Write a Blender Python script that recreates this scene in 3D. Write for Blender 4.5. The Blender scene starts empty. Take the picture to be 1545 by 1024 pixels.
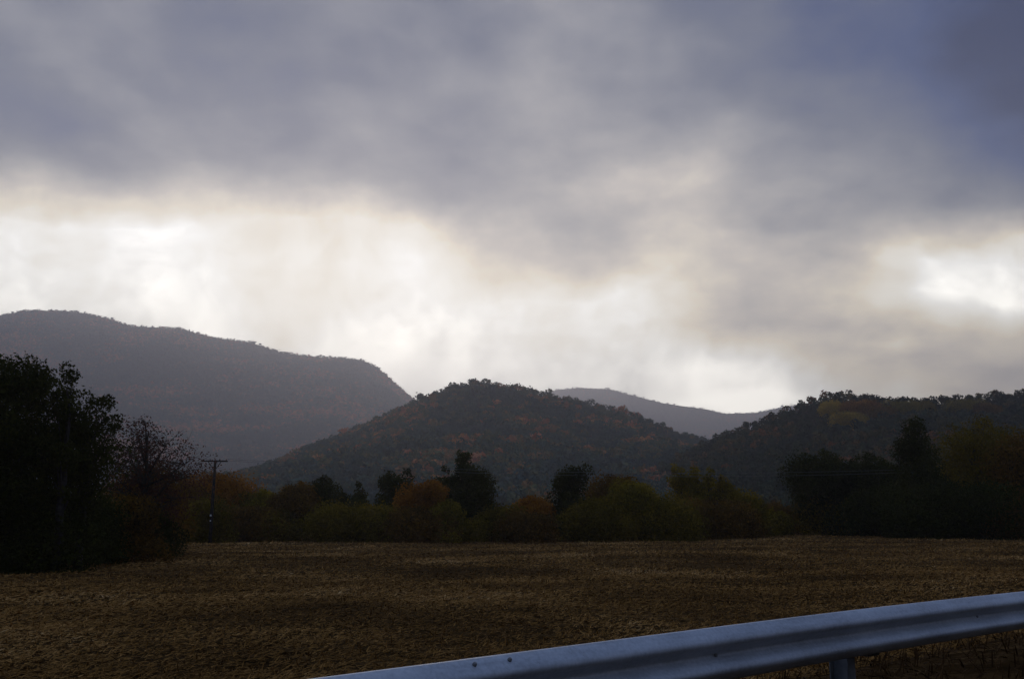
import bpy, math, random
import numpy as np
R = math.radians
C = bpy.context.scene.collection
SC = bpy.context.scene

# ------------------------------------------------------------------ camera
EYE = 1.45
PITCH = R(10.12)
F = 1502.0                                   # focal length in photo pixels (35 mm lens, 1545 px wide)
cam = bpy.data.cameras.new('camera'); cam.lens = 35.0; cam.sensor_width = 36.0; cam.sensor_fit = 'HORIZONTAL'
cam.clip_start = 0.05; cam.clip_end = 30000
cam_o = bpy.data.objects.new('camera', cam); C.objects.link(cam_o)
cam_o.location = (0, 0, EYE); cam_o.rotation_euler = (math.pi/2 + PITCH, 0, 0)
SC.camera = cam_o

def ray(px, py):
    xc = (px-772.5)/F; yc = (512-py)/F
    return np.array((xc, math.cos(PITCH)-yc*math.sin(PITCH), math.sin(PITCH)+yc*math.cos(PITCH)))
def at(px, py, Y):
    d = ray(px, py); return np.array((0, 0, EYE)) + d*(Y/d[1])
def pix(d):                                   # direction -> photo pixel
    f = d[1]*math.cos(PITCH)+d[2]*math.sin(PITCH); u = -d[1]*math.sin(PITCH)+d[2]*math.cos(PITCH)
    return 772.5+F*d[0]/f, 512-F*u/f

SC.view_settings.view_transform = 'Standard'; SC.view_settings.look = 'None'
SC.view_settings.exposure = 0; SC.view_settings.gamma = 1
SC.cycles.use_denoising = True
SC.cycles.max_bounces = 4; SC.cycles.diffuse_bounces = 2; SC.cycles.glossy_bounces = 2
SC.cycles.volume_bounces = 0; SC.cycles.transparent_max_bounces = 4

# ------------------------------------------------------------------ node helpers
class NT:
    def __init__(s, tree): s.t = tree
    def n(s, kind, **kw):
        nd = s.t.nodes.new(kind)
        for k, v in kw.items(): setattr(nd, k, v)
        return nd
    def put(s, inp, v):
        if hasattr(v, 'is_output') or isinstance(v, bpy.types.NodeSocket): s.t.links.new(v, inp)
        else: inp.default_value = v
    def m(s, op, a, b=None, c=None, clamp=False):
        nd = s.n('ShaderNodeMath', operation=op, use_clamp=clamp); s.put(nd.inputs[0], a)
        if b is not None: s.put(nd.inputs[1], b)
        if c is not None: s.put(nd.inputs[2], c)
        return nd.outputs[0]
    def v(s, op, a, b=None):
        nd = s.n('ShaderNodeVectorMath', operation=op); s.put(nd.inputs[0], a)
        if b is not None: s.put(nd.inputs[1], b)
        return nd.outputs['Value'] if op in ('DOT_PRODUCT', 'LENGTH') else nd.outputs[0]
    def rng(s, x, a, b, c=0.0, d=1.0, smooth=False):
        nd = s.n('ShaderNodeMapRange', interpolation_type='SMOOTHSTEP' if smooth else 'LINEAR')
        s.put(nd.inputs['Value'], x)
        for k, q in zip(('From Min', 'From Max', 'To Min', 'To Max'), (a, b, c, d)): s.put(nd.inputs[k], q)
        return nd.outputs[0]
    def mix(s, f, a, b):
        nd = s.n('ShaderNodeMix', data_type='FLOAT'); s.put(nd.inputs[0], f); s.put(nd.inputs[2], a); s.put(nd.inputs[3], b)
        return nd.outputs[0]
    def cmix(s, f, a, b, blend='MIX'):
        nd = s.n('ShaderNodeMix', data_type='RGBA', blend_type=blend)
        s.put(nd.inputs[0], f); s.put(nd.inputs[6], a); s.put(nd.inputs[7], b); return nd.outputs[2]
    def noise(s, vec, scale, detail=4, rough=0.5):
        nd = s.n('ShaderNodeTexNoise'); s.put(nd.inputs['Vector'], vec); nd.inputs['Scale'].default_value = scale
        nd.inputs['Detail'].default_value = detail; nd.inputs['Roughness'].default_value = rough; return nd
    def ramp(s, f, stops, interp='LINEAR'):
        nd = s.n('ShaderNodeValToRGB'); s.put(nd.inputs[0], f); cr = nd.color_ramp; cr.interpolation = interp
        while len(cr.elements) < len(stops): cr.elements.new(0.5)
        for e, (p, c) in zip(cr.elements, stops): e.position = p; e.color = (*c, 1)
        return nd.outputs[0]

# ------------------------------------------------------------------ sky (world)
SUN_AZ, SUN_EL = -10.0, 10.0                  # behind the clouds, in front and slightly to the left
world = bpy.data.worlds.new("World"); SC.world = world; world.use_nodes = True
wt = world.node_tree; wt.nodes.clear(); W = NT(wt)

GX = [0,110,220,330,440,550,660,770,880,990,1100,1210,1320,1430,1545]
GY = [0,100,200,260,300,340,380,420,460,500,540,580,620,680]
GL = np.array([
 [130,138,130,130,140,150,140,150,152,142,124,106, 88, 68, 48],
 [114,130,118,118,128,126,134,148,150,134,120,102, 85, 65, 50],
 [114,112,134,128,124,126,134,154,158,146,144,128,116,100, 82],
 [158,150,148,138,132,134,142,154,168,180,152,132,128,120,114],
 [212,222,204,156,144,142,146,154,178,202,170,142,144,148,143],
 [238,242,238,214,172,162,158,158,164,176,166,154,160,184,206],
 [236,234,240,244,236,224,184,166,174,194,168,160,200,246,244],
 [238,232,240,240,238,230,214,184,176,220,186,174,224,266,258],
 [242,238,242,240,238,228,228,222,196,194,190,194,232,274,264],
 [246,246,242,244,244,234,234,242,236,198,190,194,200,242,224],
 [248,248,246,248,248,240,236,230,222,202,188,184,180,182,178],
 [250,250,250,250,252,250,244,242,238,242,240,208,190,190,182],
 [252,252,252,252,254,254,252,256,268,284,304,270,224,205,200],
 [238,238,238,238,240,244,244,244,250,260,268,240,220,210,200]], float)/255.0
def sky_level(px, py):
    px = min(max(px, 0), 1545); py = min(max(py, 0), 680)
    row = [np.interp(px, GX, r) for r in GL]
    return float(np.interp(py, GY, row))

AZ_LIM, ROWS = R(33), [R(a) for a in (0,2.5,5,7,9,11,13,15,17,19,21,24,27,31)]
dirn = W.n('ShaderNodeTexCoord').outputs['Generated']
dn = W.v('NORMALIZE', dirn)
w1 = W.noise(dn, 4.2, 6, 0.58)
warp = W.v('SUBTRACT', w1.outputs['Color'], (0.5, 0.5, 0.5))
sc_ = W.n('ShaderNodeVectorMath', operation='SCALE'); wt.links.new(warp, sc_.inputs[0]); sc_.inputs['Scale'].default_value = 0.085
w2 = W.noise(W.v('ADD', dn, (3.1, 1.7, 0.4)), 2.0, 2, 0.5)
s2_ = W.n('ShaderNodeVectorMath', operation='SCALE'); wt.links.new(W.v('SUBTRACT', w2.outputs['Color'], (0.5, 0.5, 0.5)), s2_.inputs[0]); s2_.inputs['Scale'].default_value = 0.16
dw = W.v('NORMALIZE', W.v('ADD', W.v('ADD', dn, sc_.outputs[0]), s2_.outputs[0]))
sep = W.n('ShaderNodeSeparateXYZ'); wt.links.new(dw, sep.inputs[0])
az = W.m('ARCTAN2', sep.outputs[0], sep.outputs[1]); el = W.m('ARCSINE', sep.outputs[2])
u = W.m('MULTIPLY_ADD', az, 0.5/AZ_LIM, 0.5, clamp=True)
lev = None
NA = 17
for j, e in enumerate(ROWS):
    fc = W.n('ShaderNodeFloatCurve'); cv = fc.mapping.curves[0]
    pts = []
    for k in range(NA):
        a = (k/(NA-1)*2-1)*AZ_LIM
        d = (math.cos(e)*math.sin(a), math.cos(e)*math.cos(a), math.sin(e))
        pts.append((k/(NA-1), sky_level(*pix(d))*0.8))
    while len(cv.points) < NA: cv.points.new(0.5, 0.5)
    for p, q in zip(cv.points, pts): p.location = q
    fc.mapping.update(); wt.links.new(u, fc.inputs['Value'])
    if lev is None: lev = fc.outputs[0]
    else: lev = W.mix(W.rng(el, ROWS[j-1], e), lev, fc.outputs[0])
ZEN, BACK = 0.58, 0.27
sepo = W.n('ShaderNodeSeparateXYZ'); wt.links.new(dn, sepo.inputs[0])
lev = W.m('MULTIPLY', lev, 1.25)
lev = W.mix(W.rng(el, R(30), R(58), smooth=True), lev, ZEN)
lev = W.mix(W.rng(W.m('ABSOLUTE', az), R(34), R(80), smooth=True), lev, W.mix(W.rng(el, R(5), R(60)), 0.34, ZEN))
lev = W.mix(W.rng(sepo.outputs[1], 0.0, -0.75, smooth=True), lev, BACK)
# cloud texture on a layer overhead
den = W.m('ADD', W.m('MAXIMUM', sepo.outputs[2], 0.0), 0.22)
comb = W.n('ShaderNodeCombineXYZ')
wt.links.new(W.m('DIVIDE', sepo.outputs[0], den), comb.inputs[0]); wt.links.new(W.m('DIVIDE', sepo.outputs[1], den), comb.inputs[1])
c1 = W.noise(comb.outputs[0], 2.6, 7, 0.52).outputs[0]
rot = W.n('ShaderNodeMapping'); rot.inputs['Rotation'].default_value = (0, 0, R(28)); rot.inputs['Scale'].default_value = (3.2, 1.0, 1)
wt.links.new(comb.outputs[0], rot.inputs[0])
c2 = W.noise(rot.outputs[0], 1.5, 5, 0.5).outputs[0]
calm = W.rng(lev, 0.70, 0.92, 1.0, 0.16)
c4 = W.noise(W.v('ADD', comb.outputs[0], sc_.outputs[0]), 6.5, 6, 0.55).outputs[0]
lev = W.m('ADD', lev, W.m('MULTIPLY', W.m('MULTIPLY', W.m('SUBTRACT', c4, 0.5), 0.24), calm))
lev = W.m('ADD', lev, W.m('MULTIPLY', W.m('MULTIPLY', W.m('SUBTRACT', c1, 0.5), 0.22), calm))
lev = W.m('ADD', lev, W.m('MULTIPLY', W.m('MULTIPLY', W.m('SUBTRACT', c2, 0.5), 0.13), calm))
c3 = W.noise(dw, 9.0, 8, 0.6).outputs[0]
lev = W.m('ADD', lev, W.m('MULTIPLY', W.m('SUBTRACT', c3, 0.5), W.rng(lev, 0.6, 0.9, 0.10, 0.42)))
lev = W.m('MULTIPLY_ADD', W.m('SUBTRACT', lev, 0.64), 1.16, 0.64)
STOPS = [(0.15,(0.010,0.022,0.07)), (0.30,(0.040,0.065,0.150)), (0.46,(0.138,0.150,0.186)), (0.56,(0.243,0.243,0.254)), (0.65,(0.37,0.352,0.332)),
         (0.75,(0.54,0.49,0.43)), (0.85,(0.77,0.69,0.55)), (0.93,(0.90,0.86,0.765)), (1.0,(1.06,1.05,1.01)), (1.2,(2.1,2.05,1.95))]
col = W.ramp(W.m('MULTIPLY', lev, 0.8), [(p*0.8, c) for p, c in STOPS])
col = W.cmix(W.rng(sepo.outputs[2], 0.52, 0.85, smooth=True), col, (0.195, 0.285, 0.47, 1))
col = W.cmix(W.rng(sepo.outputs[1], 0.15, -0.35, smooth=True), col, W.cmix(W.rng(sepo.outputs[2], 0.25, 0.8, smooth=True), (0.066, 0.065, 0.067, 1), (0.195, 0.285, 0.47, 1)))
tintc = W.cmix(W.rng(sepo.outputs[2], 0.17, 0.47), (1.01, 1.0, 0.955, 1), (0.96, 0.99, 1.09, 1))
col = W.cmix(1.0, col, tintc, 'MULTIPLY')
ground_dark = W.rng(sepo.outputs[2], -0.02, -0.10)
col = W.cmix(ground_dark, col, (0.02, 0.02, 0.02, 1))
bgc = W.n('ShaderNodeBackground'); wt.links.new(col, bgc.inputs[0]); W.put(bgc.inputs[1], W.rng(sepo.outputs[2], 0.07, 0.5, 1.92, 1.10))
nish = W.n('ShaderNodeTexSky', sky_type='NISHITA'); nish.sun_disc = False; nish.sun_elevation = R(SUN_EL); nish.sun_rotation = R(SUN_AZ)
bgn = W.n('ShaderNodeBackground'); wt.links.new(nish.outputs[0], bgn.inputs[0]); bgn.inputs[1].default_value = 0.06
mx = W.n('ShaderNodeMixShader'); mx.inputs[0].default_value = 0.95
wt.links.new(bgn.outputs[0], mx.inputs[1]); wt.links.new(bgc.outputs[0], mx.inputs[2])
wo = W.n('ShaderNodeOutputWorld'); wt.links.new(mx.outputs[0], wo.inputs[0])
world.cycles.sampling_method = 'MANUAL'; world.cycles.sample_map_resolution = 512

sun = bpy.data.lights.new('sun', 'SUN'); sun.energy = 0.4; sun.angle = R(18); sun.color = (1.0, 0.9, 0.76)
sun_o = bpy.data.objects.new('sun', sun); C.objects.link(sun_o)
from mathutils import Vector
sd = Vector((math.sin(R(SUN_AZ))*math.cos(R(SUN_EL)), math.cos(R(SUN_AZ))*math.cos(R(SUN_EL)), math.sin(R(SUN_EL))))
sun_o.rotation_euler = sd.to_track_quat('Z', 'Y').to_euler()

# ------------------------------------------------------------------ materials
def mat(name, rough=0.9, metal=0.0, spec=0.3):
    m = bpy.data.materials.new(name); m.use_nodes = True
    t = NT(m.node_tree); b = m.node_tree.nodes['Principled BSDF']
    b.inputs['Roughness'].default_value = rough; b.inputs['Metallic'].default_value = metal
    b.inputs['Specular IOR Level'].default_value = spec
    return m, t, b
def leaf_mat(name, stops, rough=0.85, thin=0.42):
    """foliage: every leaf clump carries a random 'tint' that picks its own colour"""
    m, t, b = mat(name, rough, 0, 0.04)
    a = t.n('ShaderNodeAttribute', attribute_name='tint')
    n = t.noise(t.n('ShaderNodeTexCoord').outputs['Object'], 0.6, 3)
    f = t.m('ADD', a.outputs['Fac'], t.m('MULTIPLY', t.m('SUBTRACT', n.outputs[0], 0.5), 0.7), clamp=True)
    c = t.ramp(f, stops); t.put(b.inputs['Base Color'], c)
    tr = t.n('ShaderNodeBsdfTranslucent'); t.put(tr.inputs[0], c)          # thin leaves let some of the sky through
    mx = t.n('ShaderNodeMixShader'); mx.inputs[0].default_value = thin
    t.put(mx.inputs[1], b.outputs[0]); t.put(mx.inputs[2], tr.outputs[0])
    t.put(m.node_tree.nodes['Material Output'].inputs[0], mx.outputs[0]); return m
DG = leaf_mat('dark_green_leaves', [(0,(0.020,0.022,0.004)), (0.5,(0.04,0.042,0.006)), (1,(0.07,0.066,0.010))], thin=0.2)
OG = leaf_mat('olive_leaves', [(0,(0.06,0.045,0.005)), (0.5,(0.155,0.108,0.008)), (1,(0.28,0.18,0.012))])
YG = leaf_mat('yellow_green_leaves', [(0,(0.075,0.062,0.008)), (0.5,(0.19,0.14,0.010)), (1,(0.33,0.22,0.015))])
OR = leaf_mat('orange_leaves', [(0,(0.10,0.042,0.006)), (0.5,(0.30,0.115,0.010)), (1,(0.46,0.20,0.02))])
YE = leaf_mat('yellow_leaves', [(0,(0.14,0.095,0.012)), (0.5,(0.42,0.26,0.02)), (1,(0.62,0.40,0.04))])
BR = leaf_mat('brown_leaves', [(0,(0.035,0.024,0.010)), (0.5,(0.14,0.072,0.010)), (1,(0.26,0.125,0.015))])
RU = leaf_mat('rust_leaves', [(0,(0.04,0.02,0.014)), (0.5,(0.09,0.04,0.026)), (1,(0.14,0.065,0.04))])
LEAF = dict(DG=DG, OG=OG, YG=YG, OR=OR, YE=YE, BR=BR, RU=RU)
bark, t, b = mat('bark', 0.95)
t.put(b.inputs['Base Color'], t.ramp(t.noise(t.n('ShaderNodeTexCoord').outputs['Object'], 5, 6).outputs[0], [(0.3,(0.02,0.016,0.012)), (0.7,(0.06,0.05,0.04))]))

def forest_mat(name, scale, stops):
    m, t, b = mat(name, 0.9, 0, 0.1)
    a = t.n('ShaderNodeAttribute', attribute_name='tint')
    n = t.noise(t.v('ADD', t.n('ShaderNodeTexCoord').outputs['Object'], (910.0, 377.0, 55.0)), scale*1.1, 4, 0.58)
    f = t.m('ADD', t.m('MULTIPLY', a.outputs['Fac'], 0.78), t.rng(n.outputs[0], 0.38, 0.62, -0.34, 0.43), clamp=True)
    t.put(b.inputs['Base Color'], t.ramp(f, stops)); return m
FSTOPS = [(0,(0.022,0.060,0.055)), (0.38,(0.045,0.095,0.06)), (0.56,(0.13,0.125,0.045)), (0.70,(0.29,0.14,0.05)), (0.86,(0.50,0.15,0.07)), (1,(0.60,0.26,0.07))]

ground_m, t, b = mat('dry_field_soil', 0.95, 0, 0.0)
oc = t.n('ShaderNodeTexCoord').outputs['Object']
mp = t.n('ShaderNodeMapping'); mp.inputs['Rotation'].default_value = (0, 0, R(-43)); mp.inputs['Scale'].default_value = (0.25, 1.6, 1)
t.put(mp.inputs[0], oc)
fa = t.noise(mp.outputs[0], 1.3, 8, 0.65).outputs[0]; fb = t.noise(oc, 0.05, 4).outputs[0]; fcx = t.noise(oc, 9, 6, 0.7).outputs[0]
ff = t.m('ADD', t.m('MULTIPLY', fa, 0.5), t.m('ADD', t.m('MULTIPLY', fb, 0.3), t.m('MULTIPLY', fcx, 0.2)))
t.put(b.inputs['Base Color'], t.ramp(ff, [(0.38,(0.022,0.012,0.004)), (0.5,(0.065,0.035,0.013)), (0.62,(0.18,0.098,0.036))]))
bp = t.n('ShaderNodeBump'); bp.inputs['Strength'].default_value = 0.8; bp.inputs['Distance'].default_value = 0.15
t.put(bp.inputs['Height'], t.m('ADD', fa, fcx)); t.put(b.inputs['Normal'], bp.outputs[0])
straw_m, t, b = mat('dry_straw', 0.9, 0, 0.03)
a = t.n('ShaderNodeAttribute', attribute_name='tint')
n = t.noise(t.n('ShaderNodeTexCoord').outputs['Object'], 0.12, 4).outputs[0]
f = t.m('ADD', t.m('MULTIPLY', a.outputs['Fac'], 0.7), t.rng(n, 0.32, 0.68, -0.32, 0.42), clamp=True)
t.put(b.inputs['Base Color'], t.ramp(f, [(0,(0.10,0.045,0.011)), (0.4,(0.27,0.125,0.029)), (0.7,(0.44,0.22,0.062)), (1,(0.66,0.40,0.17))]))
grass_m, t, b = mat('verge_grass', 0.9, 0, 0.03)
a = t.n('ShaderNodeAttribute', attribute_name='tint')
t.put(b.inputs['Base Color'], t.ramp(a.outputs['Fac'], [(0,(0.03,0.014,0.005)), (0.6,(0.07,0.032,0.010)), (1,(0.15,0.08,0.03))]))
asphalt, t, b = mat('asphalt', 0.9)
t.put(b.inputs['Base Color'], t.ramp(t.noise(t.n('ShaderNodeTexCoord').outputs['Object'], 60, 5).outputs[0], [(0.3,(0.035,0.035,0.037)), (0.7,(0.07,0.07,0.07))]))
galv, t, b = mat('galvanised_steel', 0.5, 0.25, 0.4)
oc = t.n('ShaderNodeTexCoord').outputs['Object']
n1 = t.noise(oc, 2.2, 6, 0.6).outputs[0]; n2 = t.noise(oc, 45, 4, 0.6).outputs[0]
gm = t.n('ShaderNodeMapping'); gm.inputs['Scale'].default_value = (0.5, 9, 9); t.put(gm.inputs[0], oc)
n3 = t.noise(gm.outputs[0], 2.0, 7, 0.65).outputs[0]
t.put(b.inputs['Base Color'], t.ramp(t.m('ADD', t.m('ADD', t.m('MULTIPLY', n1, 0.4), t.m('MULTIPLY', n2, 0.3)), t.m('MULTIPLY', n3, 0.3)), [(0.3,(0.20,0.20,0.205)), (0.50,(0.42,0.43,0.45)), (0.68,(0.60,0.61,0.62))]))
t.put(b.inputs['Roughness'], t.rng(n1, 0.3, 0.7, 0.42, 0.62))
post_m, t, b = mat('dull_post_steel', 0.65, 0.3, 0.3)
t.put(b.inputs['Base Color'], t.ramp(t.noise(t.n('ShaderNodeTexCoord').outputs['Object'], 9, 5).outputs[0], [(0.3,(0.11,0.115,0.12)), (0.7,(0.22,0.225,0.23))]))
bolt_m, t, b = mat('weathered_bolt_steel', 0.6, 0.6)
t.put(b.inputs['Base Color'], t.ramp(t.noise(t.n('ShaderNodeTexCoord').outputs['Object'], 80, 3).outputs[0], [(0.3,(0.16,0.16,0.16)), (0.7,(0.28,0.27,0.26))]))
wood_m, t, b = mat('weathered_pole_wood', 0.9)
t.put(b.inputs['Base Color'], t.ramp(t.noise(t.n('ShaderNodeTexCoord').outputs['Object'], 3, 6).outputs[0], [(0.3,(0.014,0.011,0.009)), (0.7,(0.035,0.028,0.022))]))
porc_m, t, b = mat('white_porcelain', 0.35); b.inputs['Base Color'].default_value = (0.75, 0.75, 0.73, 1)
wire_m, t, b = mat('aluminium_cable', 0.5, 0.3); b.inputs['Base Color'].default_value = (0.16, 0.16, 0.16, 1)

# ------------------------------------------------------------------ mesh helpers
def mesh_obj(name, verts, faces4, m, parent=None, tint=None, smooth=False, tri=False):
    """verts (N,3) array, faces (M,4) or (M,3) int array -> one mesh object"""
    verts = np.asarray(verts, np.float32); faces4 = np.asarray(faces4, np.int32)
    k = faces4.shape[1]; me = bpy.data.meshes.new(name)
    me.vertices.add(len(verts)); me.vertices.foreach_set('co', verts.ravel())
    me.loops.add(faces4.size); me.loops.foreach_set('vertex_index', faces4.ravel())
    me.polygons.add(len(faces4)); me.polygons.foreach_set('loop_start', np.arange(0, faces4.size, k, dtype=np.int32))
    me.polygons.foreach_set('loop_total', np.full(len(faces4), k, np.int32))
    if smooth: me.polygons.foreach_set('use_smooth', np.ones(len(faces4), bool))
    if tint is not None:
        at_ = me.attributes.new('tint', 'FLOAT', 'POINT'); at_.data.foreach_set('value', np.asarray(tint, np.float32))
    me.update(calc_edges=True); me.validate()
    me.materials.append(m)
    o = bpy.data.objects.new(name, me); C.objects.link(o)
    if parent: o.parent = parent
    return o
def tag(o, label=None, cat=None, group=None, kind=None):
    for k, v in (('label', label), ('category', cat), ('group', group), ('kind', kind)):
        if v: o[k] = v
    return o
def empty(name, loc, rz=0):
    o = bpy.data.objects.new(name, None); C.objects.link(o); o.location = tuple(loc); o.rotation_euler = (0, 0, rz); o.empty_display_size = 0.3
    return o
class MB:
    """collects boxes, tubes and lathes into one mesh"""
    def __init__(s): s.v = []; s.f = []
    def add(s, v, f):
        o = sum(len(a) for a in s.v); s.v.append(np.asarray(v, float)); s.f.append(np.asarray(f, int)+o)
    def box(s, c, size, ax=None):
        q = np.array([(x, y, z) for z in (-.5, .5) for y in (-.5, .5) for x in (-.5, .5)])*np.array(size)
        if ax is not None: q = q @ np.array(ax)
        s.add(q+np.array(c), [(0,2,3,1), (4,5,7,6), (0,1,5,4), (2,6,7,3), (0,4,6,2), (1,3,7,5)])
    def tube(s, pts, rad, k=7):
        pts = np.asarray(pts, float); n = len(pts); rad = np.broadcast_to(rad, n)
        tg = np.gradient(pts, axis=0); tg /= np.linalg.norm(tg, axis=1)[:, None]+1e-9
        ref = np.where(np.abs(tg[:, 2:3]) > 0.9, np.array([[1., 0, 0]]), np.array([[0, 0, 1.]]))
        a = np.cross(tg, ref); a /= np.linalg.norm(a, axis=1)[:, None]; b_ = np.cross(tg, a)
        an = np.arange(k)*2*math.pi/k
        v = pts[:, None]+rad[:, None, None]*(np.cos(an)[None, :, None]*a[:, None]+np.sin(an)[None, :, None]*b_[:, None])
        f = [(i*k+j, i*k+(j+1) % k, (i+1)*k+(j+1) % k, (i+1)*k+j) for i in range(n-1) for j in range(k)]
        v = np.concatenate([v.reshape(-1, 3), pts[:1], pts[-1:]])
        f += [(n*k, (j+1) % k, j, j) for j in range(0)]
        s.add(v, f)
        cap0 = [(j, n*k, (j+1) % k) for j in range(k)]; cap1 = [((n-1)*k+j, (n-1)*k+(j+1) % k, n*k+1) for j in range(k)]
        s.tri = getattr(s, 'tri', []); o = sum(len(q) for q in s.v)-len(v)
        s.tri += [tuple(i+o for i in q) for q in cap0+cap1]
    def build(s, name, m, parent=None, smooth=False):
        v = np.concatenate(s.v); f = np.concatenate(s.f)
        me = bpy.data.meshes.new(name)
        me.from_pydata([tuple(a) for a in v], [], [tuple(map(int, q)) for q in f]+[tuple(map(int, q)) for q in getattr(s, 'tri', [])])
        if smooth: me.polygons.foreach_set('use_smooth', np.ones(len(me.polygons), bool))
        me.update(); me.materials.append(m)
        o = bpy.data.objects.new(name, me); C.objects.link(o)
        if parent: o.parent = parent
        return o
def wav(seed, n, lo, hi):
    g = np.random.default_rng(seed); k = np.exp(g.uniform(np.log(lo), np.log(hi), n)); a = g.uniform(0, 2*np.pi, n); p = g.uniform(0, 2*np.pi, n)
    def f(x, y):
        s = 0
        for i in range(n):
            s = s + np.sin(2*np.pi*(x*np.cos(a[i])+y*np.sin(a[i]))/k[i]+p[i])*(k[i]/hi)**0.7
        return s/math.sqrt(n)
    return f

# ------------------------------------------------------------------ the guardrail's line and the ground
Y0 = 6.2
p0 = at(1100, 942, Y0); ZT = p0[2]
d1 = ray(1545, 891.5); Y1 = (ZT-EYE)/d1[2]*d1[1]; p1 = at(1545, 891.5, Y1)
TD = (p1-p0)[:2]; TD = TD/np.linalg.norm(TD); ND = np.array((-TD[1], TD[0]))       # along the rail, towards the field
ROAD_ANG = math.atan2(TD[1], TD[0])
FIELD = -1.0
lump = wav(3, 14, 6, 60); micro = wav(5, 16, 1.2, 5)
def ground_z(x, y):
    s = (x-p0[0])*ND[0]+(y-p0[1])*ND[1]
    t = np.clip((s-0.7)/6.0, 0, 1); t = t*t*(3-2*t)
    z = FIELD*t
    fade = np.clip((s-2)/8, 0, 1)
    far = 1/(1+(np.hypot(x, y)/260)**4)
    z = z + fade*far*(0.10*lump(x, y)+0.035*micro(x, y))
    z = z + 0.45*np.clip((x-5)/45, 0, 1)*np.clip((y-70)/60, 0, 1)*far
    return z-0.02*np.clip(-s-0.3, 0, 1)
def spaced(lo, hi, near, n):
    tt = np.linspace(-1, 1, n); k = 6.5
    v = np.sinh(tt*k)/math.sinh(k); return np.where(v < 0, -v*(lo-near), v*(hi-near))+near
gx = spaced(-5200, 5200, 0, 260); gy = spaced(-1500, 7500, 14, 260)
XX, YY = np.meshgrid(gx, gy); ZZ = ground_z(XX, YY)
def grid_faces(ny, nx):
    i = np.arange(ny*nx).reshape(ny, nx); return np.stack([i[:-1, :-1], i[:-1, 1:], i[1:, 1:], i[1:, :-1]], -1).reshape(-1, 4)
g = mesh_obj('field', np.stack([XX, YY, ZZ], -1).reshape(-1, 3), grid_faces(*XX.shape), ground_m, smooth=True); tag(g, kind='structure')
# road under the camera
rs = np.array([-200, 200]); rn = np.array([-8.6, -1.25])
rv = [(p0[0]+TD[0]*a+ND[0]*c, p0[1]+TD[1]*a+ND[1]*c, 0.012) for c in rn for a in rs]
r_ = mesh_obj('road', rv, [(0, 1, 3, 2)], asphalt); tag(r_, kind='structure')

# ------------------------------------------------------------------ straw lying and standing in the field (stuff)
def blades(name, n, seed, m, ymin, ymax, smin, smax, power, lmin, lmax, flat, dirbias):
    g = np.random.default_rng(seed)
    N = int(n*2.2)
    q = g.uniform(0, 1, N); e = 1-power
    y = (ymin**e+q*(ymax**e-ymin**e))**(1/e)
    x = g.uniform(-0.66, 0.66, N)*(y+3)
    s = (x-p0[0])*ND[0]+(y-p0[1])*ND[1]
    row = np.sin(s*2*np.pi/0.76)*0.5+0.5
    patch = 0.5+0.5*np.clip(lump(x*1.3+50, y*1.3)*0.9, -1, 1)
    ok = (s > smin) & (s < smax) & (g.uniform(0, 1, N) < (0.34+0.26*row+0.40*patch**1.3)*np.clip((s-1)/14, 0.5, 1))
    x, y, s, patch = x[ok][:n], y[ok][:n], s[ok][:n], patch[ok][:n]; n = len(x)
    z = ground_z(x, y)
    dist = np.maximum(y, 8)
    L = g.uniform(lmin, lmax, n)*(0.75+0.5*patch)*(1+dist/200); wd = 0.0030*(1+dist/10)*g.uniform(0.6, 1.5, n)
    ang = np.where(g.uniform(0, 1, n) < dirbias, ROAD_ANG+g.normal(0, 0.45, n), g.uniform(0, 2*np.pi, n))
    up = np.where(g.uniform(0, 1, n) < flat, np.abs(g.normal(0.10, 0.16, n)), g.uniform(0.5, 1.4, n))
    d = np.stack([np.cos(ang)*np.cos(up), np.sin(ang)*np.cos(up), np.sin(up)], -1)
    side = np.stack([-np.sin(ang+0.3), np.cos(ang+0.3), g.uniform(-.5, .9, n)], -1); side /= np.linalg.norm(side, axis=1)[:, None]
    b0 = np.stack([x, y, z+g.uniform(-0.02, 0.06, n)], -1)
    mid = b0+d*(L*0.55)[:, None]+np.array([0, 0, 1.])*(L*0.01)[:, None]; tip = b0+d*L[:, None]-np.array([0, 0, 1.])*(L*0.01)[:, None]
    w = (side*wd[:, None])
    V = np.stack([b0-w, b0+w, mid+w*0.9, mid-w*0.9, tip+w*0.3, tip-w*0.3], 1).reshape(-1, 3)
    i = np.arange(n)[:, None]*6
    Fc = np.concatenate([i+np.array([[0, 1, 2, 3]]), i+np.array([[3, 2, 4, 5]])])
    return mesh_obj(name, V, Fc, m, tint=np.repeat(np.clip(g.beta(1.6, 2.6, n)+0.15*(patch-0.5), 0, 1), 6))
o = blades('straw_stubble', 480000, 11, straw_m, 6.0, 165, 2.2, 1e9, 1.15, 0.04, 0.17, 0.95, 0.40)
tag(o, 'dry brown straw and stubble covering the harvested field', 'stubble', kind='stuff')
o = blades('verge_grass', 80000, 12, grass_m, 3.5, 30, -1.1, 3.2, 0.6, 0.05, 0.18, 0.75, 0.3)
tag(o, 'dark withered grass on the verge under the guardrail', 'grass', kind='stuff')

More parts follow.
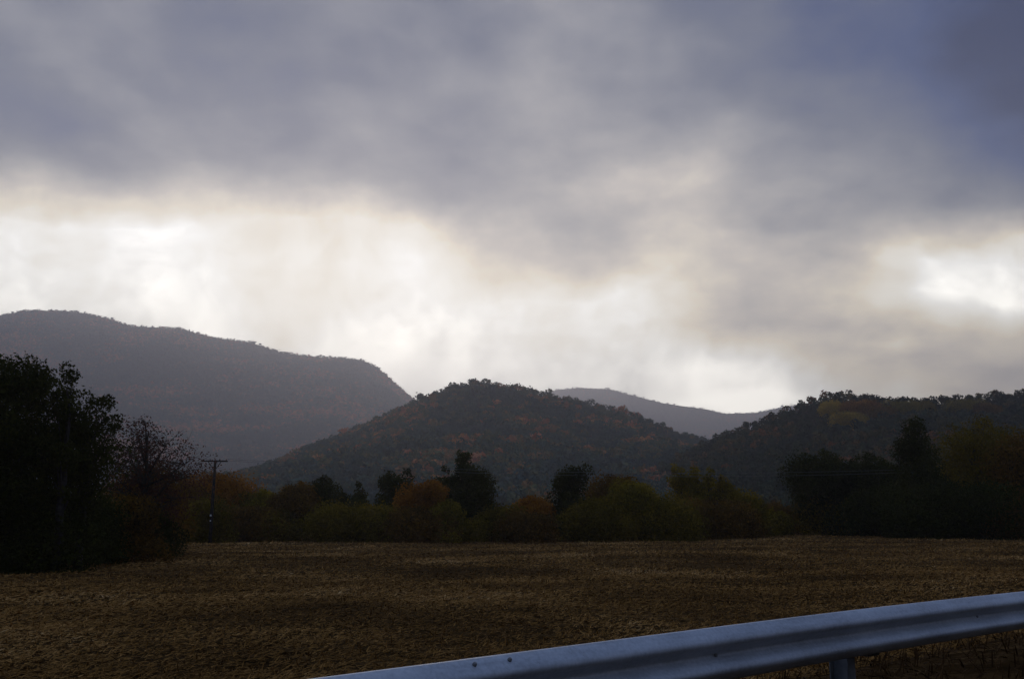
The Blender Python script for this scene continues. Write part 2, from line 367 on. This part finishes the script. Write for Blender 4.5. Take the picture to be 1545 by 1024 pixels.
# ------------------------------------------------------------------ hills
def hill(name, prof, Yr, Wf, Wb, seed, rough, treeh, foot=-2.5, nx=150, ny=60):
    pr = np.array(prof, float)
    pts = np.array([at(px, py, Yr) for px, py in pr])
    xs = np.linspace(pts[0, 0], pts[-1, 0], nx)
    def H(x):                                     # smooth interpolation of the ridge
        return np.maximum(np.interp(x, pts[:, 0], pts[:, 2], left=foot, right=foot)-treeh, foot)
    ww = wav(seed, 18, Wf*0.12, Wf*0.8); wy = wav(seed+50, 6, 300, 1500)
    def z(x, y):
        yr = Yr
        t = np.where(y < yr, (yr-y)/Wf, (y-yr)/Wb); t = np.clip(t, 0, 1)
        f = (1-t)**1.25*(1-0.15*np.sin(np.pi*t))
        h = H(x)-foot
        spur = rough*ww(x, y)*np.clip(t*(1-t)*4, 0, 1)*np.clip(h/100, 0, 1)
        return foot+np.maximum(h*f+spur*np.clip(1-t, 0, 1), 0)
    ys = np.concatenate([np.linspace(Yr-Wf, Yr, ny), np.linspace(Yr, Yr+Wb, ny//3)[1:]])
    X, Y = np.meshgrid(xs, ys)
    m, t, b = mat(name+'_floor', 0.95, 0, 0.05); 
    t.put(b.inputs['Base Color'], t.ramp(t.noise(t.n('ShaderNodeTexCoord').outputs['Object'], 0.01, 5).outputs[0], [(0.35,(0.02,0.024,0.014)), (0.65,(0.05,0.035,0.022))]))
    o = mesh_obj(name, np.stack([X, Y, z(X, Y)], -1).reshape(-1, 3), grid_faces(*X.shape), m, smooth=True); tag(o, kind='structure')
    return z, xs, ys, H
def leaf_shell(g, n, size):
    """n leaf-clump quads on and inside the upper part of a lumpy unit crown"""
    lob = g.normal(0, 1, (5, 3)); lob /= np.linalg.norm(lob, axis=1)[:, None]; lob *= 0.45; lob[:, 2] = np.abs(lob[:, 2])*0.8
    k = g.integers(0, 5, n); d = g.normal(0, 1, (n, 3)); d /= np.linalg.norm(d, axis=1)[:, None]
    c = lob[k]+d*(0.55*g.uniform(0.65, 1, n)**0.5)[:, None]
    c[:, 2] = np.where(c[:, 2] < -0.35, -0.35-0.3*g.uniform(0, 1, n), c[:, 2])
    nr = d+g.normal(0, 0.55, (n, 3)); nr /= np.linalg.norm(nr, axis=1)[:, None]
    a = np.cross(nr, g.normal(0, 1, (n, 3))); a /= np.linalg.norm(a, axis=1)[:, None]; b_ = np.cross(nr, a)
    s = size*g.uniform(0.6, 1.4, n)[:, None]
    return np.stack([c-a*s-b_*s*.7, c+a*s-b_*s*.5, c+a*s*.8+b_*s*.7, c-a*s*.9+b_*s*.6], 1)    # n,4,3
def forest(name, hz, Yr, Wf, spacing, crown, nq, qs, seed, m, xlim, ylim, label, minz=-1.5, skip=(), lift=1.0):
    z, xs, ys, H = hz; g = np.random.default_rng(seed)
    gx_ = np.arange(xlim[0], xlim[1], spacing); gy_ = np.arange(ylim[0], ylim[1], spacing*1.0)
    X, Y = np.meshgrid(gx_, gy_); X = X+g.uniform(-.5, .5, X.shape)*spacing; Y = Y+g.uniform(-.5, .5, Y.shape)*spacing
    X, Y = X.ravel(), Y.ravel(); Z = z(X, Y); ok = Z > minz
    for sx, sy, sr in skip: ok &= (X-sx)**2+((Y-sy)*0.6)**2 > sr*sr
    X, Y, Z = X[ok], Y[ok], Z[ok]; N = len(X)
    T = np.stack([leaf_shell(g, nq, qs) for _ in range(8)]).reshape(8, nq*4, 3)
    r = crown*np.exp(g.normal(0, 0.2, N)); hgt = g.uniform(0.85, 1.15, N); an = g.uniform(0, 2*np.pi, N)
    V = T[g.integers(0, 8, N)]*r[:, None, None]; V[:, :, 2] *= hgt[:, None]
    c, s = np.cos(an)[:, None], np.sin(an)[:, None]
    x = V[:, :, 0]*c-V[:, :, 1]*s; y = V[:, :, 0]*s+V[:, :, 1]*c
    V = np.stack([x+X[:, None], y+Y[:, None], V[:, :, 2]+(Z+r*lift)[:, None]], -1).reshape(-1, 3)
    tint = np.repeat(np.clip(g.beta(1.3, 2.2, N), 0, 1), nq*4)+g.uniform(-.06, .06, N*nq*4)
    o = mesh_obj(name, V, np.arange(len(V)).reshape(-1, 4), m, tint=tint)
    return tag(o, label, 'woodland', kind='stuff')

P_MOUNT = [(-420,560),(-260,515),(-120,488),(0,474),(40,466),(90,466),(130,470),(170,480),(200,490),(270,493),(330,508),(380,514),(420,528),(470,536),(510,537),(545,541),(570,552),(590,570),(620,597),(660,622),(750,665),(850,700),(960,740),(1060,780)]
P_MID = [(200,783),(280,755),(330,735),(400,701),(470,669),(520,646),(560,630),(600,610),(625,599),(650,589),(680,576),(710,568),(740,569),(760,574),(790,577),(830,588),(870,597),(900,602),(940,611),(970,622),(1000,637),(1030,648),(1060,656),(1100,672),(1160,695),(1250,728),(1400,782)]
P_BACK = [(500,700),(640,640),(780,600),(840,586),(870,583),(920,585),(960,596),(1000,606),(1040,612),(1070,616),(1090,622),(1140,621),(1180,612),(1250,604),(1400,610),(1600,640)]
P_RIGHT = [(940,782),(1000,700),(1040,672),(1070,657),(1100,643),(1150,624),(1190,607),(1220,594),(1260,585),(1300,589),(1340,593),(1380,594),(1440,591),(1500,587),(1545,581),(1620,572),(1720,578),(1900,610),(2150,700),(2350,780)]
hb = hill('far_hill', P_BACK, 6800, 2000, 600, 41, 25, 9)
hm = hill('mountain', P_MOUNT, 4200, 2400, 700, 42, 60, 8)
hc = hill('wooded_hill', P_MID, 1250, 800, 450, 43, 18, 11)
hr = hill('wooded_hill', P_RIGHT, 700, 470, 320, 44, 11, 8)
HILLT = [(1268,607,42,'YE','leftmost golden tree of the bright patch on the right hill'), (1294,622,40,'YE','lowest golden tree of the bright patch on the right hill'),
         (1308,605,46,'OR','broad orange tree at the top of the bright patch on the right hill'), (1340,614,40,'BR','brown tree just right of the bright patch on the right hill'),
         (1372,606,48,'YG','yellow green tree above the tallest tree of the right wood'), (1408,606,40,'OG','olive tree on the hill behind the tallest tree of the right wood'),
         (1470,604,50,'YG','pale yellow green tree high on the hill above the broad olive tree'), (1500,608,40,'BR','brown tree high on the hill near the right edge')]
def on_hill(z, px, py, ya, yb):                # where the ray through a hill pixel meets the slope
    for y in np.arange(ya, yb, 2.0):
        p = at(px, py, y)
        if z(np.array(p[0]), np.array(p[1])) >= p[2]-5: return y
    return yb
GOLD = [(at(px, top, on_hill(hr[0], px, top+14, 225, 690))[0], on_hill(hr[0], px, top+14, 225, 690), 8.0) for px, top, *_ in HILLT]
forest('hill_woodland', hb, 6800, 2000, 16, 8, 9, 0.42, 51, forest_mat('far_forest', 0.003, FSTOPS), (-600, 3000), (5700, 6830), 'pale woodland fading on the farthest ridge in the gap', lift=0.35)
forest('hill_woodland', hm, 4200, 2400, 10.0, 6.6, 10, 0.38, 52, forest_mat('mountain_forest', 0.0030, [(0,(0.03,0.075,0.085)), (0.34,(0.06,0.11,0.10)), (0.50,(0.20,0.15,0.08)), (0.64,(0.42,0.17,0.10)), (0.82,(0.62,0.19,0.11)), (1,(0.70,0.32,0.12))]), (-3100, 420), (2150, 4235), 'hazy purple woodland on the big mountain at left', lift=0.35)
forest('hill_woodland', hc, 1250, 800, 7.0, 4.3, 44, 0.20, 53, forest_mat('middle_forest', 0.009, FSTOPS), (-530, 400), (520, 1285), 'rust and dark green woodland on the rounded middle hill')
forest('hill_woodland', hr, 700, 470, 5.4, 3.3, 56, 0.17, 54, forest_mat('right_forest', 0.012, [(0,(0.018,0.035,0.022)), (0.45,(0.035,0.056,0.026)), (0.72,(0.085,0.075,0.022)), (1,(0.26,0.10,0.03))]), (55, 560), (235, 725), 'dark green woodland on the near hill at right', skip=GOLD)

# ------------------------------------------------------------------ trees
LOBE_FN = {
 'round':  lambda t: math.sqrt(max(0.05, 1-(2*t-0.95)**2)),
 'broad':  lambda t: math.sqrt(max(0.05, 1-(1.6*t-0.55)**2)),
 'column': lambda t: 0.55+0.45*math.sin(math.pi*min(1, t*1.05)) if t < 0.85 else 0.62,
 'flat':   lambda t: 0.9+0.1*math.sin(3*t),
 'cone':   lambda t: max(0.16, 1.02-0.78*t),
 'bush':   lambda t: math.sqrt(max(0.06, 1-t**2.2)),
 'tier':   lambda t: 1.0 if t < 0.45 else (0.45 if t < 0.58 else 0.68),
}
def make_tree(name, px, Y, top, wpx, shape, leaf, label, cat='tree', seed=0, group=None, dens=1.0, lobes=None, z0=None, sparse=False, lsize=None):
    g = np.random.default_rng(1000+seed)
    base = at(px, 790, Y); x0, y0 = base[0], Y
    zb = float(ground_z(np.array(x0), np.array(y0))) if z0 is None else z0
    ztop = at(px, top, Y)[2]; h = ztop-zb; w = wpx/F*Y*(1.0 if wpx > 150 else 1.22)
    root = empty(name, (x0, y0, zb)); tag(root, label, cat, group)
    bush = shape == 'bush'
    t0 = 0.02 if bush else (0.16 if shape in ('cone', 'column', 'tier') else 0.20)
    nl = lobes or (22 if bush else 34)
    fn = LOBE_FN[shape]; cs = []; rs = []
    for i in range(nl):
        t = (i+0.5)/nl if shape != 'broad' else ((i+0.5)/nl)**0.8
        an = i*2.39996+g.uniform(-.6, .6); rr = fn(t)*w*0.5*(1+0.22*math.sin(2*an+seed)*math.sin(3.1*t+seed*2.3)+g.uniform(-.12, .16))
        lr = rr*g.uniform(0.26, 0.60)+0.035*w
        rad = max(0, rr-lr*0.72)*math.sqrt(g.uniform(0.15, 1))
        z = h*(t0+(1-t0)*t)-lr*0.75*(t > 0.75)
        z = min(z, h-lr*0.72)
        sk = 0.10*w*math.sin(4.5*t+seed*1.7)*min(1, 1.6*t) if not bush else 0.0
        z += g.uniform(-.07, .05)*h*(t < 0.9)
        cs.append((math.cos(an)*rad+sk, math.sin(an)*rad*0.9, max(z, lr*0.35))); rs.append(lr)
    cs = np.array(cs); rs = np.array(rs)
    # crown: leaf clumps through every lobe
    ls = lsize or 0.00078*Y*(1.2 if bush else 1.15)+0.015
    n_each = np.maximum(40, (dens*6.0*(rs/ls)**2*0.55).astype(int))
    if sparse: n_each = np.maximum(20, (n_each*0.16).astype(int))
    n = int(min(n_each.sum(), 60000 if Y < 60 else 24000)); k = g.choice(len(rs), n, p=n_each/n_each.sum())
    d = g.normal(0, 1, (n, 3)); d /= np.linalg.norm(d, axis=1)[:, None]
    c = cs[k]+d*(rs[k]*g.uniform(0.25, 1.0, n)**0.5*np.where(g.uniform(0, 1, n) < 0.08, 1.22, 1.0))[:, None]*np.array((1, 1, 0.85))
    c[:, 2] = np.maximum(c[:, 2], 0.03)
    nr = d*0.6+g.normal(0, 0.7, (n, 3)); nr /= np.linalg.norm(nr, axis=1)[:, None]
    a = np.cross(nr, g.normal(0, 1, (n, 3))); a /= np.linalg.norm(a, axis=1)[:, None]; b_ = np.cross(nr, a)
    s = (ls*g.uniform(0.55, 1.5, n))[:, None]
    V = np.stack([c-a*s, c-b_*s*.6+a*s*.1, c+a*s, c+b_*s*.6-a*s*.1], 1).reshape(-1, 3)
    lobe_t = g.uniform(0, 1, len(rs))
    tint = np.repeat(np.clip(0.55*lobe_t[k]+0.45*g.uniform(0, 1, n), 0, 1), 4)
    mesh_obj('foliage' if bush else 'crown', V, np.arange(len(V)).reshape(-1, 4), LEAF[leaf], root, tint=tint)
    # trunk with limbs running out to the lobes
    mb = MB(); tr = max(0.04, 0.018*h+0.008*w)*(0.5 if bush else 1)
    lean = g.normal(0, 0.02, 2)*h
    tz = np.linspace(-0.05, h*(0.5 if bush else 0.86), 7)
    tp = np.stack([lean[0]*(tz/h)+g.normal(0, 0.012*h, 7)*(tz > 0), lean[1]*(tz/h)+g.normal(0, 0.012*h, 7)*(tz > 0), tz], -1)
    mb.tube(tp, tr*np.linspace(1.25, 0.2, 7))
    for i in range(0, nl, 1 if sparse else 2):
        e = cs[i]; zs = np.clip(e[2]*g.uniform(0.45, 0.8), 0.05*h, tz[-1]*0.95)
        st = np.array([np.interp(zs, tz, tp[:, 0]), np.interp(zs, tz, tp[:, 1]), zs])
        md = (st+e)/2+np.array((0, 0, 0.04*h))*g.uniform(-.5, 1); br = tr*g.uniform(0.25, 0.45)
        mb.tube([st, md, e], [br, br*.65, br*.22], 5)
        if sparse:
            for q in range(14):
                dd = g.normal(0, 1, 3); dd[2] = abs(dd[2])*.6; dd /= np.linalg.norm(dd)
                fr = g.uniform(0.35, 1); s0 = md+(e-md)*fr
                mb.tube([s0, s0+dd*rs[i]*.6+np.array((0, 0, .05)), s0+dd*rs[i]*g.uniform(.9, 1.3)], [br*.25, br*.16, br*.07], 4)
    mb.build('stem' if bush else 'trunk', bark, root, smooth=True)
    return root
TREES = [
 # name, px, Y, top, width px, shape, leaf, label, options
 ('broadleaf_tree', -14,46,524,165,'flat','DG','tallest dark green tree cut by the left edge of the picture',{'lsize':.08,'dens':1.05,'lobes':50}),
 ('broadleaf_tree', 88,47,543,50,'column','DG','slim dark tree top with sky gaps right of the tallest left tree',{'lsize':.075,'dens':1.0}),
 ('broadleaf_tree', 122,49,584,72,'flat','DG','dark green leafy tree stepping down towards the sparse reddish tree',{'lsize':.075,'dens':0.9}),
 ('broadleaf_tree', 60,50,610,200,'flat','DG','loose dark tree with pale gaps below the slim tree top at left',{'lsize':.065,'dens':.3}),
 ('sparse_tree', 216,62,622,140,'round','RU','half bare reddish brown tree with thin twigs above the left thicket',{'sparse':True,'lobes':30}),
 ('broadleaf_tree', 222,68,699,125,'round','BR','round dark brown tree under the half bare reddish tree',{'lsize':.08}),
 ('shrub', 15,47,725,240,'bush','DG','big black shrub at the left edge of the field',{'lsize':.07}),
 ('shrub', 118,54,745,150,'bush','DG','dark green shrub below the loose tree at left',{'lsize':.075}),
 ('shrub', 186,57,742,130,'bush','BR','dark brown shrub in front of the round brown tree',{'lsize':.08}),
 ('shrub', 232,63,765,80,'bush','DG','low dark green shrub ending the left thicket beside the field strip',{}),
 ('autumn_tree', 322,108,712,110,'round','OR','round orange tree behind the wooden power pole',{}),
 ('autumn_tree', 282,104,722,70,'round','BR','brown tree left of the orange tree behind the power pole',{}),
 ('shrub', 300,100,752,100,'bush','OG','dark olive shrub at the foot of the power pole',{}),
 ('autumn_tree', 386,108,736,76,'round','YG','small round yellow green tree right of the orange pole tree',{}),
 ('shrub', 356,103,764,100,'bush','BR','brown shrub below the small yellow green tree',{}),
 ('shrub', 424,104,766,70,'bush','OG','low olive shrub in the dip left of the broad brown tree',{}),
 ('autumn_tree', 452,106,724,76,'round','BR','broad brown tree with a dark green neighbour on its right shoulder',{}),
 ('broadleaf_tree', 484,109,715,46,'round','DG','dark green crown on the right shoulder of the broad brown tree',{}),
 ('broadleaf_tree', 520,110,741,44,'round','DG','small dark round tree between the brown tree and the pointed tree',{}),
 ('broadleaf_tree', 545,111,725,38,'cone','DG','small pointed dark tree standing alone over the hedge',{}),
 ('shrub', 503,103,760,100,'bush','OG','wide olive shrub in front of the small dark round tree',{}),
 ('shrub', 563,103,762,110,'bush','OG','olive shrub below the small pointed tree',{}),
 ('broadleaf_tree', 590,110,706,50,'round','DG','airy dark green tree left of the orange rust tree',{'dens':.7}),
 ('broadleaf_tree', 617,112,703,34,'column','DG','thin two topped dark tree just left of the orange rust tree',{'dens':.55}),
 ('autumn_tree', 643,104,719,74,'round','OR','orange rust tree leaning against the tall dark green tree',{}),
 ('broadleaf_tree', 669,109,701,40,'round','DG','dark round crown between the orange rust tree and the tall green tree',{}),
 ('broadleaf_tree', 709,107,677,86,'cone','DG','tallest dark green tree in the middle of the hedge line',{'lobes':44}),
 ('autumn_tree', 676,101,750,56,'bush','YG','small yellow green bush just below and left of the tall green tree',{}),
 ('shrub', 622,101,764,90,'bush','BR','brown shrub below the orange rust tree',{}),
 ('shrub', 752,104,762,90,'bush','OG','low olive shrub right of the tall green tree',{}),
 ('autumn_tree', 808,105,744,54,'round','OR','small orange tree left of the two tiered dark tree',{}),
 ('broadleaf_tree', 862,107,698,62,'tier','DG','two tiered dark green tree with a flat broad head',{'lobes':40}),
 ('shrub', 800,102,772,90,'bush','BR','reddish brown shrub below the small orange tree',{}),
 ('autumn_tree', 930,111,713,80,'round','BR','brown green round tree right of the two tiered tree',{}),
 ('autumn_tree', 968,107,725,90,'round','YG','wide yellow green tree in front of the brown green round tree',{}),
 ('shrub', 895,105,752,110,'bush','OG','dark olive shrub at the foot of the two tiered tree',{}),
 ('shrub', 1000,108,755,130,'bush','OG','broad olive shrub under the wide yellow green tree',{}),
 ('poplar_tree', 1030,120,698,36,'column','YG','tallest yellow green poplar, leftmost of the three slim poplars',{}),
 ('poplar_tree', 1052,121,701,28,'column','YG','middle one of the three slim yellow green poplars',{}),
 ('poplar_tree', 1071,122,703,28,'column','YG','right one of the three slim yellow green poplars',{}),
 ('broadleaf_tree', 1093,123,714,40,'round','OG','olive round tree just right of the three poplars',{}),
 ('autumn_tree', 1122,122,741,70,'round','OG','olive round tree on the slope of the hedge right of the poplars',{}),
 ('autumn_tree', 1163,130,760,70,'round','BR','low brown tree where the hedge drops before the dark right wood',{}),
 ('shrub', 1203,138,772,66,'bush','YE','lowest golden shrub in the gap before the dark right wood',{}),
 ('shrub', 1082,114,756,120,'bush','BR','brown shrub under the olive round tree on the hedge slope',{}),
 ('shrub', 1150,126,772,90,'bush','OG','olive shrub before the low brown tree',{}),
 ('broadleaf_tree', 1243,128,675,88,'round','DG','dark rounded tree at the left end of the right wood',{}),
 ('broadleaf_tree', 1289,132,692,60,'round','DG','lower dark tree second from the left in the right wood',{}),
 ('broadleaf_tree', 1328,126,680,72,'round','DG','dark dome shaped tree beside the tallest right tree',{}),
 ('broadleaf_tree', 1396,114,624,112,'cone','DG','tallest dark tree of the right wood',{'lobes':46}),
 ('broadleaf_tree', 1478,120,622,130,'round','OG','broad olive tree right of the tallest tree in the right wood',{'lobes':44}),
 ('broadleaf_tree', 1552,112,655,120,'round','BR','brown tree cut by the right edge of the picture',{}),
 ('shrub', 1255,128,742,90,'bush','OG','olive shrub below the rounded tree at the end of the right wood',{}),
 ('shrub', 1318,120,738,110,'bush','DG','dark shrub below the dome shaped tree',{}),
 ('shrub', 1395,110,724,130,'bush','DG','black shrub below the tallest tree of the right wood',{}),
 ('shrub', 1478,108,728,130,'bush','DG','dark shrub below the broad olive tree at right',{}),
 ('shrub', 1552,106,735,110,'bush','BR','brown shrub at the right edge of the field',{}),
 ('broadleaf_tree', 1650,112,640,140,'round','DG','dark tree just past the right edge of the picture',{}),
 ('shrub', 1660,104,735,150,'bush','DG','dark shrub just past the right edge of the picture',{}),
 ('broadleaf_tree', -110,44,560,190,'round','DG','dark tree just past the left edge of the picture',{'lsize':.08}),
]
for i, (nm, px, Y, top, wpx, sh, lf, lab, opt) in enumerate(TREES):
    gname = 'shrubs along the edge of the field' if nm == 'shrub' else 'trees along the edge of the field'
    make_tree(nm, px, Y, top, wpx, sh, lf, lab, 'shrub' if nm == 'shrub' else 'tree', seed=i, group=gname, **opt)
# single autumn trees one can tell apart on the slopes of the right hill
for i, (px, top, wpx, lf, lab) in enumerate(HILLT):
    Y = on_hill(hr[0], px, top+14, 225, 690)
    z0 = float(hr[0](np.array(at(px, top, Y)[0]), np.array(Y)))-0.5
    if at(px, top, Y)[2]-z0 < 9: z0 = at(px, top, Y)[2]-10
    make_tree('autumn_tree', px, Y, top, wpx, 'round', lf, lab, seed=200+i, group='golden trees on the right hill', z0=z0, lsize=0.30, lobes=26)

# ------------------------------------------------------------------ power pole and cables
PY = 97.0
pb = at(318, 812, PY); pzb = float(ground_z(np.array(pb[0]), np.array(PY)))
pt = at(325, 694, PY)
ph = pt[2]-pzb
pole = empty('power_pole', (pt[0], PY, pzb)); tag(pole, 'dark wooden power pole with a flat crossarm rising before the orange tree', 'power pole')
mb = MB(); mb.tube([(-0.12, 0, -0.3), (-0.06, 0, ph*.5), (0, 0, ph)], [0.17, 0.15, 0.12], 12); mb.build('pole_shaft', wood_m, pole, smooth=True)
CA = R(4); cx, cy = math.cos(CA), math.sin(CA)
mb = MB(); mb.box((0, -0.17, ph-0.10), (2.45, 0.10, 0.13), ((cx, cy, 0), (-cy, cx, 0), (0, 0, 1))); mb.build('crossarm', wood_m, pole)
for s in (-1, 1):
    mb = MB(); mb.tube([(s*0.62*cx, -0.2, ph-0.16), (s*0.06, -0.19, ph-0.95)], [0.035, 0.035], 6); mb.build('brace', wood_m, pole)
ins = []
for s in (-1.08, -0.45, 0.45, 1.08):
    mb = MB(); mb.tube([(s*cx, -0.17+s*cy, ph-0.035), (s*cx, -0.17+s*cy, ph+0.02), (s*cx, -0.17+s*cy, ph+0.05), (s*cx, -0.17+s*cy, ph+0.10)], [0.02, 0.05, 0.035, 0.045], 8)
    mb.build('insulator', wood_m, pole); ins.append((pt[0]+s*cx, PY-0.17+s*cy, pzb+ph+0.10))
for zz, r_ in ((at(317, 777, PY)[2]-pzb, 0.085), (at(317, 785, PY)[2]-pzb, 0.06)):
    mb = MB(); zc = float(zz); mb.tube([(-0.1, -0.26, zc-r_*1.2), (-0.1, -0.26, zc-r_), (-0.1, -0.26, zc+r_*.6), (-0.1, -0.26, zc+r_)], [r_*.5, r_, r_*.9, r_*.3], 10)
    mb.build('spool_insulator', porc_m, pole, smooth=True)
for i, (e, ya, sag) in enumerate(((ins[3], 712, 0.9), (ins[0], 716, 1.1))):
    end = at(1420, 706+4*i, 116); st = np.array(e)
    q = np.linspace(0, 1, 40)[:, None]; pts = st+(end-st)*q; pts[:, 2] -= (sag*4*q*(1-q))[:, 0]*1.0
    mb = MB(); mb.tube(pts, np.full(40, 0.014), 5)
    o = mb.build('power_cable', wire_m); tag(o, ('upper' if i == 0 else 'lower')+' thin power cable sagging right from the pole past the tree tops', 'cable', 'power cables from the pole')

# ------------------------------------------------------------------ guardrail
gr = empty('guardrail', (p0[0], p0[1], 0), ROAD_ANG); tag(gr, 'galvanised steel guardrail slanting across the lower right corner beside the road', 'guardrail')
# in the rail's own frame: x along, y towards the field (-y = road side), z up
prof = [(0.012, 0.0), (-0.004, -0.002), (-0.030, -0.022), (-0.056, -0.044), (-0.072, -0.058), (-0.079, -0.072), (-0.078, -0.086), (-0.068, -0.100), (-0.040, -0.122), (-0.010, -0.143), (0.0, -0.156),
        (-0.010, -0.169), (-0.040, -0.190), (-0.068, -0.212), (-0.078, -0.226), (-0.079, -0.240), (-0.072, -0.254), (-0.056, -0.268), (-0.030, -0.290), (-0.004, -0.310), (0.012, -0.312)]
CP = np.array([at(a, b, 1) for a, b in ((500,1018.6), (694,994), (888,969.5), (1100,942.3), (1244,926), (1388,909.5), (1545,891.3))])
CP = np.array([(0, 0, EYE)+(q-(0, 0, EYE))*((ZT-EYE)/(q[2]-EYE)) for q in CP])[:, :2]-p0[:2]
KX = CP@TD; KY = CP@ND; QUAD = np.polyfit(KX, KY, 2)
def bend(x):                                    # the road bends gently: sideways offset of the rail
    x = np.clip(x, -14, 22); return np.polyval(QUAD, x)
def beam(x0, x1, dy, name, parent):
    pr = np.array(prof); th = 0.004
    nrm = np.gradient(pr, axis=0); nrm = np.stack([-nrm[:, 1], nrm[:, 0]], -1); nrm /= np.linalg.norm(nrm, axis=1)[:, None]
    ring = np.concatenate([pr, (pr+nrm*th)[::-1]]); k = len(ring)
    xs = np.linspace(x0, x1, max(2, int((x1-x0)/0.5)))
    V = np.array([(x, a[0]+dy+bend(x)+0.003*math.sin(x*1.1+1), ZT+a[1]+0.003*math.sin(x*0.8)) for x in xs for a in ring])
    Fc = [(i*k+j, i*k+(j+1) % k, (i+1)*k+(j+1) % k, (i+1)*k+j) for i in range(len(xs)-1) for j in range(k)]
    o = mesh_obj(name, V, Fc, galv, parent, smooth=True); return o
def along(px):                                  # rail coordinate seen at photo column px along the top edge
    dx = (px-772.5)/F
    for a in np.arange(-8, 30, 0.005):
        q = p0[:2]+TD*a+ND*bend(a)
        if q[1] > 0.3:
            d = (q[0], q[1], ZT-EYE)
            if pix(d)[0] >= px: return a
    return 0
xj = along(735)                                 # splice between two beams
b1 = beam(-9, xj+0.16, 0, 'rail_beam', gr); b2 = beam(xj-0.16, xj+7.62, 0.0055, 'rail_beam', gr); b3 = beam(xj+7.62-0.32, 34, 0.011, 'rail_beam', gr)
def bolt(x, y, z, ax, r=0.017):
    mb = MB(); a = np.array(ax, float); c = np.array((x, y+bend(x), z)); mb.tube([c-a*0.004, c+a*0.004, c+a*0.012, c+a*0.014], [r, r, r*.75, r*.2], 10)
    return mb.build('bolt', bolt_m, gr, smooth=True)
up = (0, -0.62, 0.78)
for dx in (-0.11, 0.11):
    bolt(xj+dx, -0.036, ZT-0.026, up, 0.011); bolt(xj+dx, -0.036, ZT-0.186, up, 0.010)
for px in (1078, 1471): bolt(along(px), -0.001, ZT-0.156, (0, -1, 0), 0.010)
xp = along(1318)
def post(x):
    mb = MB()
    for yy in (0.205, 0.345): mb.box((x, yy+bend(x), (ZT-0.10-0.9)/2), (0.10, 0.007, ZT-0.10+0.9))
    mb.box((x, 0.275+bend(x), (ZT-0.10-0.9)/2), (0.006, 0.133, ZT-0.10+0.9))
    o = mb.build('post', post_m, gr)
    mb = MB()
    mb.box((x, 0.1095+bend(x), ZT-0.206), (0.145, 0.183, 0.24)); mb.build('blockout', wood_m, gr)
    return o
for k in range(-2, 6): post(xp+k*3.81)

# ------------------------------------------------------------------ haze
hx0, hx1, hy0, hy1, hz0, hz1 = -5300, 5300, -1600, 7600, -4.0, 990
mb = MB(); mb.box(((hx0+hx1)/2, (hy0+hy1)/2, (hz0+hz1)/2), (hx1-hx0, hy1-hy0, hz1-hz0))
hzm = bpy.data.materials.new('haze'); hzm.use_nodes = True; ht = hzm.node_tree; ht.nodes.clear()
pv = ht.nodes.new('ShaderNodeVolumePrincipled'); pv.inputs['Color'].default_value = (0.90, 0.885, 1.0, 1)
pv.inputs['Density'].default_value = 2.2e-4; pv.inputs['Anisotropy'].default_value = 0.7
oo = ht.nodes.new('ShaderNodeOutputMaterial'); ht.links.new(pv.outputs[0], oo.inputs['Volume'])
hz = mb.build('haze', hzm); tag(hz, kind='stuff')
